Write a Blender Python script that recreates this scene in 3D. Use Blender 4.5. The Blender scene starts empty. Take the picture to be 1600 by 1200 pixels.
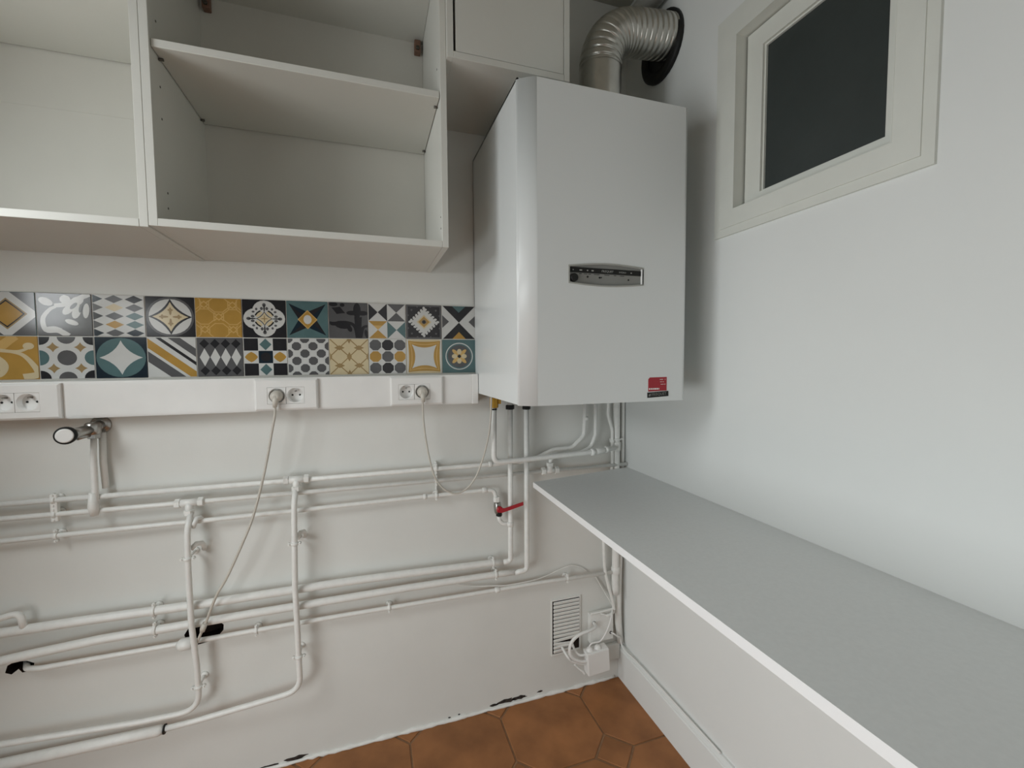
import bpy, bmesh, math, random
from mathutils import Vector, Matrix, geometry

random.seed(7)
sc = bpy.context.scene
C = sc.collection
PI = math.pi

# ------------------------------------------------------------------ camera
cam_d = bpy.data.cameras.new('camera')
cam = bpy.data.objects.new('camera', cam_d)
C.objects.link(cam)
cam_d.sensor_width = 36.0
cam_d.sensor_fit = 'HORIZONTAL'
cam_d.lens = 683.07 / 1600 * 36.0
cam_d.clip_start = 0.01
_r = Vector((0.94965647, -0.31322274, -0.00664062))
_f = Vector((0.31239652, 0.94832839, -0.0555129))
_u = Vector((0.02368539, 0.05064367, 0.99843589))
M = Matrix.Identity(4)
for i in range(3):
    M[i][0], M[i][1], M[i][2] = _r[i], _u[i], -_f[i]
M[0][3], M[1][3], M[2][3] = -0.8095, -1.2636, 1.0920
cam.matrix_world = M
sc.camera = cam

# ------------------------------------------------------------------ light
w = bpy.data.worlds.new('daylight')
sc.world = w
w.use_nodes = True
w.node_tree.nodes['Background'].inputs[0].default_value = (0.75, 0.86, 1.0, 1)
w.node_tree.nodes['Background'].inputs[1].default_value = 0.05


def area(name, loc, target, sx, sy, power, col):
    d = bpy.data.lights.new(name, 'AREA')
    d.shape = 'RECTANGLE'
    d.size, d.size_y = sx, sy
    d.energy = power
    d.color = col
    o = bpy.data.objects.new(name, d)
    C.objects.link(o)
    o.location = loc
    o.rotation_euler = (Vector(target) - Vector(loc)).to_track_quat('-Z', 'Y').to_euler()
    return o


# one inferred window, plus openings made up for tile glare and low fill light
OPENINGS = {'window_2': (-.92, -.50, 1.18, 1.66), 'glare_opening': (-1.60, -.98, 1.225, 1.375), 'fill_opening': (-1.70, -.80, .10, .96)}
POWER = {'window_2': 7.2, 'glare_opening': 1.2, 'fill_opening': 14.0}
DROP = {'window_2': .52, 'glare_opening': .3, 'fill_opening': .70}   # lamps tilt down to dim the upper room
for _k, (a0, a1, c0, c1) in OPENINGS.items():
    area(_k + '_lamp', (-1.82, (a0 + a1) / 2, (c0 + c1) / 2), (-.82, (a0 + a1) / 2, (c0 + c1) / 2 - DROP[_k]),
         a1 - a0 - .02, c1 - c0 - .02, POWER[_k], (0.945, 0.99, 1.0))

# fill lamp added behind the camera, in an opening made for it
area('rear_fill', (-.50, -2.61, 1.25), (-.50, 0, 1.25), .66, 1.3, 1.7, (1.0, .98, .93))

vs = sc.view_settings
vs.view_transform = 'Standard'
vs.look = 'None'
vs.gamma = 1.0
vs.use_curve_mapping = False
vs.exposure = 0.12
sc.cycles.max_bounces = 10
sc.cycles.diffuse_bounces = 6
sc.cycles.use_denoising = True


# ------------------------------------------------------------------ materials
def mat(name, col, rough=.5, spec=.5, metal=0., noise=0., nscale=40., bump=0., bscale=120., var=0., coat=0.):
    m = bpy.data.materials.new(name)
    m.use_nodes = True
    nt = m.node_tree
    b = nt.nodes['Principled BSDF']
    b.inputs['Base Color'].default_value = (*col, 1)
    b.inputs['Roughness'].default_value = rough
    b.inputs['Specular IOR Level'].default_value = spec
    b.inputs['Metallic'].default_value = metal
    b.inputs['Coat Weight'].default_value = coat
    tc = nt.nodes.new('ShaderNodeTexCoord')
    if noise or var:
        n = nt.nodes.new('ShaderNodeTexNoise')
        n.inputs['Scale'].default_value = nscale
        n.inputs['Detail'].default_value = 5
        nt.links.new(tc.outputs['Object'], n.inputs['Vector'])
        r = nt.nodes.new('ShaderNodeValToRGB')
        r.color_ramp.elements[0].position = .3
        r.color_ramp.elements[1].position = .7
        r.color_ramp.elements[0].color = tuple(max(0, c * (1 - noise)) for c in col) + (1,)
        r.color_ramp.elements[1].color = tuple(min(1, c * (1 + noise)) for c in col) + (1,)
        nt.links.new(n.outputs['Fac'], r.inputs['Fac'])
        out = r.outputs['Color']
        if var:
            oi = nt.nodes.new('ShaderNodeObjectInfo')
            mr = nt.nodes.new('ShaderNodeMapRange')
            mr.inputs['To Min'].default_value = 1 - var
            mr.inputs['To Max'].default_value = 1 + var
            nt.links.new(oi.outputs['Random'], mr.inputs['Value'])
            mx = nt.nodes.new('ShaderNodeHueSaturation')
            nt.links.new(mr.outputs['Result'], mx.inputs['Value'])
            nt.links.new(out, mx.inputs['Color'])
            out = mx.outputs['Color']
        nt.links.new(out, b.inputs['Base Color'])
    if bump:
        n2 = nt.nodes.new('ShaderNodeTexNoise')
        n2.inputs['Scale'].default_value = bscale
        n2.inputs['Detail'].default_value = 4
        nt.links.new(tc.outputs['Object'], n2.inputs['Vector'])
        bp = nt.nodes.new('ShaderNodeBump')
        bp.inputs['Strength'].default_value = bump
        bp.inputs['Distance'].default_value = .002
        nt.links.new(n2.outputs['Fac'], bp.inputs['Height'])
        nt.links.new(bp.outputs['Normal'], b.inputs['Normal'])
    return m


WALL = mat('wall_paint', (.715, .72, .69), .55, .35, noise=.025, nscale=6, bump=.25, bscale=35)
WALLR = mat('wall_paint_smooth', (.76, .775, .76), .6, .3, noise=.012, nscale=5, bump=.12, bscale=60)
FAR = mat('far_wall_paint', (.36, .36, .33), .7, .3, noise=.02, nscale=5)  # unseen walls, darkened to cut bounce light
CEIL = mat('ceiling_paint', (.42, .41, .36), .8, .2, noise=.02, nscale=5)  # darkened as well, so less light bounces down
PIPE = mat('pipe_paint', (.79, .79, .76), .35, .5, noise=.04, nscale=60, bump=.25, bscale=140)
WOODW = mat('white_melamine', (.66, .655, .61), .42, .4, noise=.015, nscale=9)
WOODB = mat('white_hardboard', (.62, .605, .555), .6, .3, noise=.02, nscale=8)
ENAMEL = mat('boiler_enamel', (.73, .75, .745), .3, .5, noise=.008, nscale=4)
PLAST = mat('white_plastic', (.80, .795, .775), .32, .5, noise=.02, nscale=20)
PLASTD = mat('cream_plastic', (.56, .53, .47), .35, .5, noise=.03, nscale=30)
GREYTOP = mat('grey_laminate', (.78, .795, .79), .5, .4, noise=.02, nscale=150, bump=.05, bscale=300)
EDGE = mat('white_edging', (.83, .83, .83), .4, .4, noise=.01, nscale=20)
TERRA = mat('terracotta', (.30, .125, .045), .5, .35, noise=.28, nscale=9, bump=.15, bscale=60, var=.1)
GROUTF = mat('floor_grout', (.27, .155, .085), .85, .2, noise=.12, nscale=60)
GROUTW = mat('tile_grout', (.62, .61, .57), .7, .3, noise=.03, nscale=60)
STEEL = mat('aluminium_duct', (.60, .59, .55), .3, .5, metal=1., noise=.06, nscale=40, bump=.15, bscale=80)
CHROME = mat('dull_chrome', (.42, .41, .39), .28, .5, metal=1., noise=.12, nscale=60)
BRASS = mat('brass', (.55, .30, .04), .35, .5, metal=.6, noise=.1, nscale=60)
BLACK = mat('black_and_shade', (.012, .012, .011), .55, .3, noise=.1, nscale=30)  # black parts, and the shade painted into gaps and holes
DARKHOLE = mat('dark_cavity', (.028, .02, .017), .9, .1, noise=.3, nscale=40)  # shade inside holes and behind slats, put into the colour
RED = mat('red_paint', (.40, .012, .022), .4, .5, noise=.05, nscale=40)
LREDS = mat('red_sticker', (.36, .008, .02), .35, .5, noise=.03, nscale=40)
PRINTW = mat('white_print', (.78, .76, .74), .5, .3, noise=.01, nscale=40)
PRINTM = mat('pale_print', (.42, .42, .40), .5, .3, noise=.01, nscale=40)
PRINTG = mat('grey_print', (.22, .22, .21), .5, .3, noise=.01, nscale=40)
PANELG = mat('grey_panel', (.24, .24, .225), .35, .5, noise=.03, nscale=40)
SILVER = mat('silver_bezel', (.38, .38, .35), .35, .5, noise=.03, nscale=40)
BROWN = mat('brown_bracket', (.20, .11, .075), .5, .4, noise=.1, nscale=60)
SCREW = mat('dark_pin_and_hole', (.10, .09, .075), .4, .5, metal=.6, noise=.1, nscale=60)
GLASS = mat('dark_frosted_glass', (.038, .046, .045), .32, .5, noise=.06, nscale=18, bump=.1, bscale=90)
WFRAME = mat('window_paint', (.69, .70, .65), .45, .4, noise=.02, nscale=20)
PLASTER = mat('raw_plaster', (.05, .04, .035), .9, .1, noise=.5, nscale=90, bump=.5, bscale=200)
TC = dict(
    K=mat('tile_charcoal', (.022, .022, .025), .14, .35, noise=.1, nscale=30),
    G=mat('tile_grey', (.095, .095, .098), .14, .35, noise=.08, nscale=30),
    W=mat('tile_white', (.55, .555, .54), .14, .35, noise=.03, nscale=30),
    O=mat('tile_ochre', (.40, .235, .055), .14, .35, noise=.08, nscale=30),
    Y=mat('tile_pale_ochre', (.55, .36, .13), .14, .35, noise=.06, nscale=30),
    T=mat('tile_teal', (.085, .15, .155), .14, .35, noise=.08, nscale=30),
    N=mat('tile_navy', (.012, .022, .032), .14, .35, noise=.1, nscale=30),
    S=mat('tile_cream', (.57, .48, .31), .14, .35, noise=.04, nscale=30),
    B=mat('tile_tan', (.30, .21, .10), .14, .35, noise=.06, nscale=30),
)

# ------------------------------------------------------------------ mesh builder
WLOC = {}


def wl(o):
    return WLOC.get(o.name, Vector((0, 0, 0))) if o else Vector((0, 0, 0))


class MB:
    def __init__(self):
        self.v, self.f, self.m, self.s = [], [], [], []

    def add(self, vs, fs, mi=0, smooth=False):
        k = len(self.v)
        self.v += [Vector(p) for p in vs]
        for f in fs:
            self.f.append([k + i for i in f])
            self.m.append(mi)
            self.s.append(smooth)
        return self

    def frombm(self, bm, mi=0, smooth=False):
        bm.verts.index_update()
        self.add([v.co.copy() for v in bm.verts], [[v.index for v in f.verts] for f in bm.faces], mi, smooth)
        bm.free()

    def box(self, x0, x1, y0, y1, z0, z1, bev=0., mi=0, rot=None, seg=2):
        bm = bmesh.new()
        bmesh.ops.create_cube(bm, size=1)
        c = Vector(((x0 + x1) / 2, (y0 + y1) / 2, (z0 + z1) / 2))
        for v in bm.verts:
            v.co = Vector((v.co.x * (x1 - x0), v.co.y * (y1 - y0), v.co.z * (z1 - z0)))
        if bev:
            bmesh.ops.bevel(bm, geom=bm.edges[:], offset=bev, segments=seg, affect='EDGES', profile=.5)
        for v in bm.verts:
            v.co = c + (rot @ v.co if rot else v.co)
        self.frombm(bm, mi)
        return self

    def tube(self, pts, r, n=12, mi=0, bend=0., caps=True, seg=6):
        pts = [Vector(p) for p in pts]
        if bend:
            pts = fillet(pts, bend, seg)
        rr = r if isinstance(r, (list, tuple)) else [r] * len(pts)
        T = []
        for i in range(len(pts)):
            a = pts[max(i - 1, 0)]
            b = pts[min(i + 1, len(pts) - 1)]
            T.append((b - a).normalized())
        up = Vector((0, 0, 1)) if abs(T[0].z) < .9 else Vector((0, 1, 0))
        N = (up - T[0] * up.dot(T[0])).normalized()
        vs, fs = [], []
        for i, p in enumerate(pts):
            if i:
                N = (N - T[i] * N.dot(T[i])).normalized()
            Bn = T[i].cross(N)
            for k in range(n):
                a = 2 * PI * k / n
                vs.append(p + (N * math.cos(a) + Bn * math.sin(a)) * rr[i])
        for i in range(len(pts) - 1):
            for k in range(n):
                k2 = (k + 1) % n
                fs.append((i * n + k, i * n + k2, (i + 1) * n + k2, (i + 1) * n + k))
        self.add(vs, fs, mi, True)
        if caps:
            L = (len(pts) - 1) * n
            self.add(vs[:n], [tuple(range(n - 1, -1, -1))], mi)
            self.add(vs[L:], [tuple(range(n))], mi)
        return self

    def lathe(self, prof, base, axis, n=20, mi=0, smooth=True, flat=False):
        """prof: list of (radius, height along axis)"""
        base, ax = Vector(base), Vector(axis).normalized()
        t = Vector((0, 0, 1)) if abs(ax.z) < .9 else Vector((1, 0, 0))
        a1 = (t - ax * t.dot(ax)).normalized()
        a2 = ax.cross(a1)
        ph = PI / n if flat else 0
        rings = [[base + ax * h + (a1 * math.cos(2 * PI * k / n + ph) + a2 * math.sin(2 * PI * k / n + ph)) * r
                  for k in range(n)] for r, h in prof]
        for i in range(len(rings) - 1):
            vs = rings[i] + rings[i + 1]
            self.add(vs, [(k, (k + 1) % n, n + (k + 1) % n, n + k) for k in range(n)], mi, smooth)
        self.add(rings[0], [tuple(range(n - 1, -1, -1))], mi)
        self.add(rings[-1], [tuple(range(n))], mi)
        return self

    def prism(self, poly, f, d0, d1, mi=0, holes=(), mside=None):
        """poly in 2D, f(a,b,d)->3D; closed prism between d0 and d1 with holes"""
        mside = mi if mside is None else mside
        loops = [list(poly)] + [list(h) for h in holes]
        flat = [p for l in loops for p in l]
        tris = geometry.tessellate_polygon([[Vector((a, b, 0)) for a, b in l] for l in loops])
        self.add([f(a, b, d1) for a, b in flat], [tuple(t) for t in tris], mi)
        self.add([f(a, b, d0) for a, b in flat], [tuple(reversed(t)) for t in tris], mi)
        for l in loops:
            n = len(l)
            vs = [f(a, b, d0) for a, b in l] + [f(a, b, d1) for a, b in l]
            self.add(vs, [(i, (i + 1) % n, n + (i + 1) % n, n + i) for i in range(n)], mside)
        return self

    def text(self, body, size, f, mi=0, align='CENTER', shear=0., sx=1.):
        cu = bpy.data.curves.new('lettering', 'FONT')
        cu.body = body
        cu.size = size
        cu.align_x = align
        cu.align_y = 'CENTER'
        cu.shear = shear
        cu.resolution_u = 2
        o = bpy.data.objects.new('lettering', cu)
        C.objects.link(o)
        dg = bpy.context.evaluated_depsgraph_get()
        me = bpy.data.meshes.new_from_object(o.evaluated_get(dg))
        self.add([f(v.co.x * sx, v.co.y) for v in me.vertices], [list(p.vertices) for p in me.polygons], mi)
        bpy.data.objects.remove(o)
        bpy.data.curves.remove(cu)
        bpy.data.meshes.remove(me)
        return self

    def mesh(self, name, mats, off, fixn=True):
        me = bpy.data.meshes.new(name)
        me.from_pydata([v - off for v in self.v], [], self.f)
        for m in (mats if isinstance(mats, (list, tuple)) else [mats]):
            me.materials.append(m)
        me.polygons.foreach_set('material_index', self.m)
        me.polygons.foreach_set('use_smooth', self.s)
        if fixn:
            bm = bmesh.new()
            bm.from_mesh(me)
            bmesh.ops.remove_doubles(bm, verts=bm.verts, dist=1e-6)
            bmesh.ops.recalc_face_normals(bm, faces=bm.faces)
            bm.to_mesh(me)
            bm.free()
        me.update()
        return me

    def build(self, name, mats, parent=None, loc=None, fixn=True):
        if parent is not None:
            L = wl(parent) if loc is None else Vector(loc)
        else:
            if loc is None:
                xs, ys, zs = zip(*[tuple(v) for v in self.v])
                loc = ((min(xs) + max(xs)) / 2, (min(ys) + max(ys)) / 2, min(zs))
            L = Vector(loc)
        o = bpy.data.objects.new(name, self.mesh(name, mats, L, fixn))
        C.objects.link(o)
        WLOC[o.name] = L
        if parent is not None:
            o.parent = parent
            o.location = L - wl(parent)
        else:
            o.location = L
        return o


def fillet(pts, R, seg=6):
    out = [pts[0]]
    for i in range(1, len(pts) - 1):
        a, b, c = pts[i - 1], pts[i], pts[i + 1]
        d1, d2 = (a - b), (c - b)
        l1, l2 = d1.length, d2.length
        d1.normalize()
        d2.normalize()
        ang = d1.angle(d2, PI)
        if ang > PI - .06:
            out.append(b)
            continue
        t = min(R / math.tan(ang / 2), l1 * .49, l2 * .49)
        p0, p1 = b + d1 * t, b + d2 * t
        for k in range(seg + 1):
            s = k / seg
            out.append(p0 * (1 - s) ** 2 + b * 2 * s * (1 - s) + p1 * s * s)
    out.append(pts[-1])
    return out


def smooth_path(pts, n=6):
    pts = [Vector(p) for p in pts]
    out = []
    for i in range(len(pts) - 1):
        p0, p1, p2, p3 = pts[max(i - 1, 0)], pts[i], pts[i + 1], pts[min(i + 2, len(pts) - 1)]
        for k in range(n):
            t = k / n
            out.append(.5 * ((2 * p1) + (p2 - p0) * t + (2 * p0 - 5 * p1 + 4 * p2 - p3) * t * t
                             + (3 * p1 - p0 - 3 * p2 + p3) * t ** 3))
    out.append(pts[-1])
    return out


def tag(o, label, cat=None, group=None, kind=None):
    if label: o['label'] = label
    if cat: o['category'] = cat
    if group: o['group'] = group
    if kind: o['kind'] = kind
    return o


def thing(name, label, cat, loc, group=None):
    o = bpy.data.objects.new(name, None)
    o.empty_display_size = .05
    C.objects.link(o)
    o.location = loc
    WLOC[o.name] = Vector(loc)
    return tag(o, label, cat, group)


def struct(o, label, cat=None):
    return tag(o, label, cat, kind='structure')


XZ = lambda y0: (lambda a, b, d: Vector((a, y0 + d, b)))   # polygon in x,z, extruded along y
YZ = lambda x0: (lambda a, b, d: Vector((x0 + d, a, b)))   # polygon in y,z, extruded along x
XY = lambda z0: (lambda a, b, d: Vector((a, b, z0 + d)))


def circ(cx, cy, r, n=24, ry=None, a0=0.):
    ry = r if ry is None else ry
    return [(cx + r * math.cos(2 * PI * k / n + a0), cy + ry * math.sin(2 * PI * k / n + a0)) for k in range(n)]


# ------------------------------------------------------------------ room shell
XL, YF, ZC = -1.8, -2.6, 2.2

slot = [(-1.262, .409), (-1.252, .425), (-1.184, .427), (-1.176, .419), (-1.177, .405), (-1.196, .384),
        (-1.225, .379), (-1.25, .376), (-1.258, .392)]
hole2 = [(-1.605, .392), (-1.60, .408), (-1.588, .414), (-1.566, .412), (-1.553, .404), (-1.556, .388),
         (-1.575, .386), (-1.581, .396), (-1.594, .386)]
b = MB()
b.prism([(XL, -.06), (0, -.06), (0, ZC), (XL, ZC)], XZ(0), .12, 0, 0, holes=[slot, hole2], mside=1)
b.box(-1.3, -1.14, .05, .06, .35, .45, mi=1)
b.box(-1.63, -1.53, .05, .06, .36, .44, mi=1)
wall_back = struct(b.build('wall_back', [WALL, DARKHOLE]), 'white painted plaster back wall carrying pipes and patterned tiles')

OY0, OY1, OZ0, OZ1 = -.773, -.452, 1.432, 1.818   # opening of the small inner window
b = MB()
b.prism([(YF, -.06), (0.12, -.06), (0.12, ZC), (YF, ZC)], YZ(0), 0, .10, 0,
        holes=[[(OY0, OZ0), (OY1, OZ0), (OY1, OZ1), (OY0, OZ1)]])
wall_right = struct(b.build('wall_right', WALLR), 'smooth white right wall with a small window above the worktop')

b = MB()
b.prism([(YF, -.06), (.12, -.06), (.12, ZC), (YF, ZC)], YZ(XL), -.12, 0, 0,
        holes=[[(a0, c0), (a1, c0), (a1, c1), (a0, c1)] for a0, a1, c0, c1 in OPENINGS.values()])
struct(b.build('wall_left', FAR), 'darkened left wall with the daylight window and added light openings')
b = MB()
b.prism([(XL - .12, -.06), (.1, -.06), (.1, ZC), (XL - .12, ZC)], XZ(YF), -.1, 0, holes=[[(-.85, .003), (-.15, .003), (-.15, 1.95), (-.85, 1.95)]])
struct(b.build('wall_front', FAR), 'darkened wall behind the camera with an opening added for the fill lamp')
b = MB()
b.box(-.90, -.85, YF, YF + .012, 0, 2.0).box(-.15, -.10, YF, YF + .012, 0, 2.0).box(-.85, -.15, YF, YF + .012, 1.95, 2.0)
struct(b.build('fill_casing', WFRAME), 'white casing around the added fill light opening behind the camera')  # surrounds the opening added for the rear fill lamp
b = MB()
b.box(XL - .12, .12, YF - .1, .12, ZC, ZC + .08)
struct(b.build('ceiling', CEIL), 'darkened off-white ceiling above the boiler duct')

# floor: octagonal terracotta tiles with small square insets, each tile its own part
b = MB()
b.box(XL - .1, .1, YF - .1, .1, -.10, -.003)
floor = struct(b.build('floor', GROUTF), 'terracotta floor of octagonal tiles with sandy joints')


def clip_poly(poly, x0, x1, y0, y1):
    def cl(P, ins, inter):
        out = []
        for i in range(len(P)):
            a, c = P[i - 1], P[i]
            if ins(c):
                if not ins(a): out.append(inter(a, c))
                out.append(c)
            elif ins(a):
                out.append(inter(a, c))
        return out
    def ix(x): return lambda a, c: (x, a[1] + (c[1] - a[1]) * (x - a[0]) / (c[0] - a[0]))
    def iy(y): return lambda a, c: (a[0] + (c[0] - a[0]) * (y - a[1]) / (c[1] - a[1]), y)
    P = list(poly)
    for ins, inter in ((lambda p: p[0] >= x0, ix(x0)), (lambda p: p[0] <= x1, ix(x1)),
                       (lambda p: p[1] >= y0, iy(y0)), (lambda p: p[1] <= y1, iy(y1))):
        if P: P = cl(P, ins, inter)
    return P


def shrink(P, d):
    cx = sum(p[0] for p in P) / len(P)
    cy = sum(p[1] for p in P) / len(P)
    r = max(math.hypot(p[0] - cx, p[1] - cy) for p in P)
    k = 1 - d / r
    return [(cx + (p[0] - cx) * k, cy + (p[1] - cy) * k) for p in P]


def area2(P):
    return abs(sum(P[i - 1][0] * P[i][1] - P[i][0] * P[i - 1][1] for i in range(len(P)))) / 2


def floor_tile(P):
    m = MB()
    n = len(P)
    Q = shrink(P, .0022)
    vs = [Vector((x, y, -.0035)) for x, y in P] + [Vector((x, y, -.0012)) for x, y in P] + [Vector((x, y, 0)) for x, y in Q]
    fs = [(i, (i + 1) % n, n + (i + 1) % n, n + i) for i in range(n)]
    fs += [(n + i, n + (i + 1) % n, 2 * n + (i + 1) % n, 2 * n + i) for i in range(n)]
    fs += [tuple(range(2 * n, 3 * n))]
    m.add(vs, fs)
    cx = sum(p[0] for p in P) / n
    cy = sum(p[1] for p in P) / n
    return m, (cx, cy, 0)


PT, HF = .270, .1325
shared = {}
nx0, ny0 = -.045, -.115
for kind in ('oct', 'sq'):
    for i in range(9):
        for j in range(10):
            if kind == 'oct':
                cx, cy = nx0 - PT * i, ny0 - PT * j
                c = .060
                P = [(-HF + c, -HF), (HF - c, -HF), (HF, -HF + c), (HF, HF - c), (HF - c, HF), (-HF + c, HF), (-HF, HF - c), (-HF, -HF + c)]
            else:
                cx, cy = nx0 + PT / 2 - PT * i, ny0 + PT / 2 - PT * j
                s = .0555
                P = [(-s, 0), (0, -s), (s, 0), (0, s)]
            P = [(cx + x, cy + y) for x, y in P]
            Q = clip_poly(P, XL, -.001, YF, -.001)
            if len(Q) < 3 or area2(Q) < 2e-4: continue
            full = len(Q) == len(P) and abs(area2(Q) - area2(P)) < 1e-9
            if full and kind in shared:
                o = shared[kind].copy()
                C.objects.link(o)
                o.location = Vector((cx, cy, 0)) - wl(floor)
            else:
                m, lc = floor_tile(Q)
                o = m.build('tile', TERRA, floor, loc=(cx, cy, 0))
                if full: shared[kind] = o

# baseboards
b = MB()
prof = [(0, 0), (-.016, 0), (-.016, .103), (-.0135, .106), (-.0135, .109), (-.010, .112), (-.006, .118), (0, .118)]
b.prism(prof, lambda a, z, d: Vector((a, d, z)), YF, -.001)
struct(b.build('baseboard_right', WALLR), 'white moulded baseboard along the right wall')
b = MB()
b.box(-.082, -.017, -.013, -.0005, .074, .128, .002)
struct(b.build('baseboard_back', WALL), 'short offcut of white board in the back corner')

# ragged filler bead along the foot of the back wall
b = MB()
rnd = random.Random(3)
pts, rad = [], []
x = -1.78
while x < -.02:
    pts.append((x, -.001, .002 + rnd.uniform(0, .003)))
    rad.append(rnd.uniform(.0035, .0075))
    x += rnd.uniform(.008, .022)
b.tube(pts, rad, 8)
struct(b.build('trim_1', PIPE), 'ragged white filler bead where back wall meets floor')


def chip(cx, cz, w_, h_, seed):
    r_ = random.Random(seed)
    n = 14
    P = [(cx + math.cos(2 * PI * k / n) * w_ * r_.uniform(.55, 1.1), cz + math.sin(2 * PI * k / n) * h_ * r_.uniform(.5, 1.15))
         for k in range(n)]
    m = MB()
    m.prism(P, XZ(0), .001, -.0012)
    m.build('paint_chip', PLASTER, wall_back)


chip(-1.02, .012, .035, .0065, 1)
chip(-1.09, .008, .03, .004, 5)
chip(-.42, .017, .032, .008, 2)
chip(-.375, .017, .028, .007, 3)
chip(-.46, .014, .016, .004, 6)
chip(-.305, .020, .012, .003, 4)
chip(-.60, .012, .006, .002, 8)
chip(-.57, .014, .004, .002, 9)

# frames of the unseen left openings: one window, two added for their light
for _k, (a0, a1, c0, c1) in OPENINGS.items():
    b = MB()
    X0_, X1_ = XL - .09, XL - .04
    b.box(X0_, X1_, a0, a1, c0, c0 + .03).box(X0_, X1_, a0, a1, c1 - .03, c1)
    b.box(X0_, X1_, a0, a0 + .03, c0, c1).box(X0_, X1_, a1 - .03, a1, c0, c1)
    struct(b.build(_k, WFRAME), 'white frame of an unseen light opening in the left wall')

# ------------------------------------------------------------------ small inner window in the right wall
win = bpy.data.objects.new('window_1', None)
C.objects.link(win)
win.location = (0, -.61, 1.38)
WLOC[win.name] = Vector((0, -.61, 1.38))
struct(win, 'small white framed window with dark frosted glass in the right wall')


def rect(y0, y1, z0, z1):
    return [(y0, z0), (y1, z0), (y1, z1), (y0, z1)]


b = MB()
b.prism(rect(-.829, -.396, 1.378, 1.874), YZ(0), .0, -.006, holes=[rect(OY0, OY1, OZ0, OZ1)])
b.prism(rect(-.812, -.414, 1.396, 1.856), YZ(-.005), .0, -.0035, holes=[rect(OY0, OY1, OZ0, OZ1)])
b.build('casing', WFRAME, win)
b = MB()
b.prism(rect(OY0, OY1, OZ0, OZ1), YZ(-.009), .0, .10, holes=[rect(OY0 + .002, OY1 - .002, OZ0 + .002, OZ1 - .002)])
b.build('jamb', WFRAME, win)
b = MB()
b.prism(rect(-.768, -.4585, 1.4365, 1.8125), YZ(.02), .0, .03, holes=[rect(-.7455, -.499, 1.459, 1.772)])
b.prism(rect(-.748, -.4965, 1.4565, 1.7745), YZ(.026), .0, .006, holes=[rect(-.742, -.5025, 1.4625, 1.7685)])
b.build('sash', WFRAME, win)
b = MB()
b.prism(rect(OY0 + .0022, OY1 - .0022, OZ0 + .0022, OZ1 - .0022), YZ(.026), .0, .006, holes=[rect(-.7675, -.459, 1.437, 1.812)])
b.build('gap_shade', BLACK, win)  # black strip painted in for the shade of the sash gap
b = MB()
b.box(.031, .036, -.749, -.4955, 1.4555, 1.7755)
b.build('pane', GLASS, win)
b = MB()
b.box(.07, .075, OY0, OY1, OZ0, OZ1)
b.build('dark_room_sheet', BLACK, win)  # black sheet stands for the dark room behind the pane

# boxed pipe along the right wall under the ceiling
b = MB()
b.tube([(-.032, -2.55, 2.098), (-.032, -.004, 2.098)], .030, 16)
tag(b.build('overhead_pipe', PIPE), 'thick painted pipe high on the right wall above the duct', 'pipe')

# ------------------------------------------------------------------ patterned wall tiles
TX0, TZ0, TW, TH = -.5058, 1.2485, .1, .0970


def star(cx, cy, r, k=.35, n=6, rot_=0.):
    """four-pointed star with concave sides; k: curvature"""
    P = []
    for q in range(4):
        a0, a1 = rot_ + q * PI / 2, rot_ + (q + 1) * PI / 2
        p0 = (cx + r * math.cos(a0), cy + r * math.sin(a0))
        p1 = (cx + r * math.cos(a1), cy + r * math.sin(a1))
        m = (cx + r * k * math.cos((a0 + a1) / 2), cy + r * k * math.sin((a0 + a1) / 2))
        for s in range(n):
            t = s / n
            P.append(((1 - t) ** 2 * p0[0] + 2 * t * (1 - t) * m[0] + t * t * p1[0],
                      (1 - t) ** 2 * p0[1] + 2 * t * (1 - t) * m[1] + t * t * p1[1]))
    return P


def dia(cx, cy, w_, h_=None):
    h_ = w_ if h_ is None else h_
    return [(cx - w_, cy), (cx, cy - h_), (cx + w_, cy), (cx, cy + h_)]


def rc(x0, x1, y0, y1):
    return [(x0, y0), (x1, y0), (x1, y1), (x0, y1)]


def stroke(pts, w0, w1=None, n=5):
    w1 = w0 if w1 is None else w1
    P = smooth_path([(x, y, 0) for x, y in pts], n)
    L, R_ = [], []
    for i, p in enumerate(P):
        a, c = P[max(0, i - 1)], P[min(len(P) - 1, i + 1)]
        d = (c - a).normalized()
        s = i / (len(P) - 1)
        ww = w0 + (w1 - w0) * s
        L.append((p.x - d.y * ww, p.y + d.x * ww))
        R_.append((p.x + d.y * ww, p.y - d.x * ww))
    return [rc_quad for rc_quad in [(L[i], L[i + 1], R_[i + 1], R_[i]) for i in range(len(L) - 1)]]


def blob(cx, cy, rx, ry, rot_=0., n=14, lob=0, amp=.0):
    P = []
    for k in range(n):
        a = 2 * PI * k / n
        f = 1 + amp * math.cos(lob * a)
        x_, y_ = rx * f * math.cos(a), ry * f * math.sin(a)
        P.append((cx + x_ * math.cos(rot_) - y_ * math.sin(rot_), cy + x_ * math.sin(rot_) + y_ * math.cos(rot_)))
    return P


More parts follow.
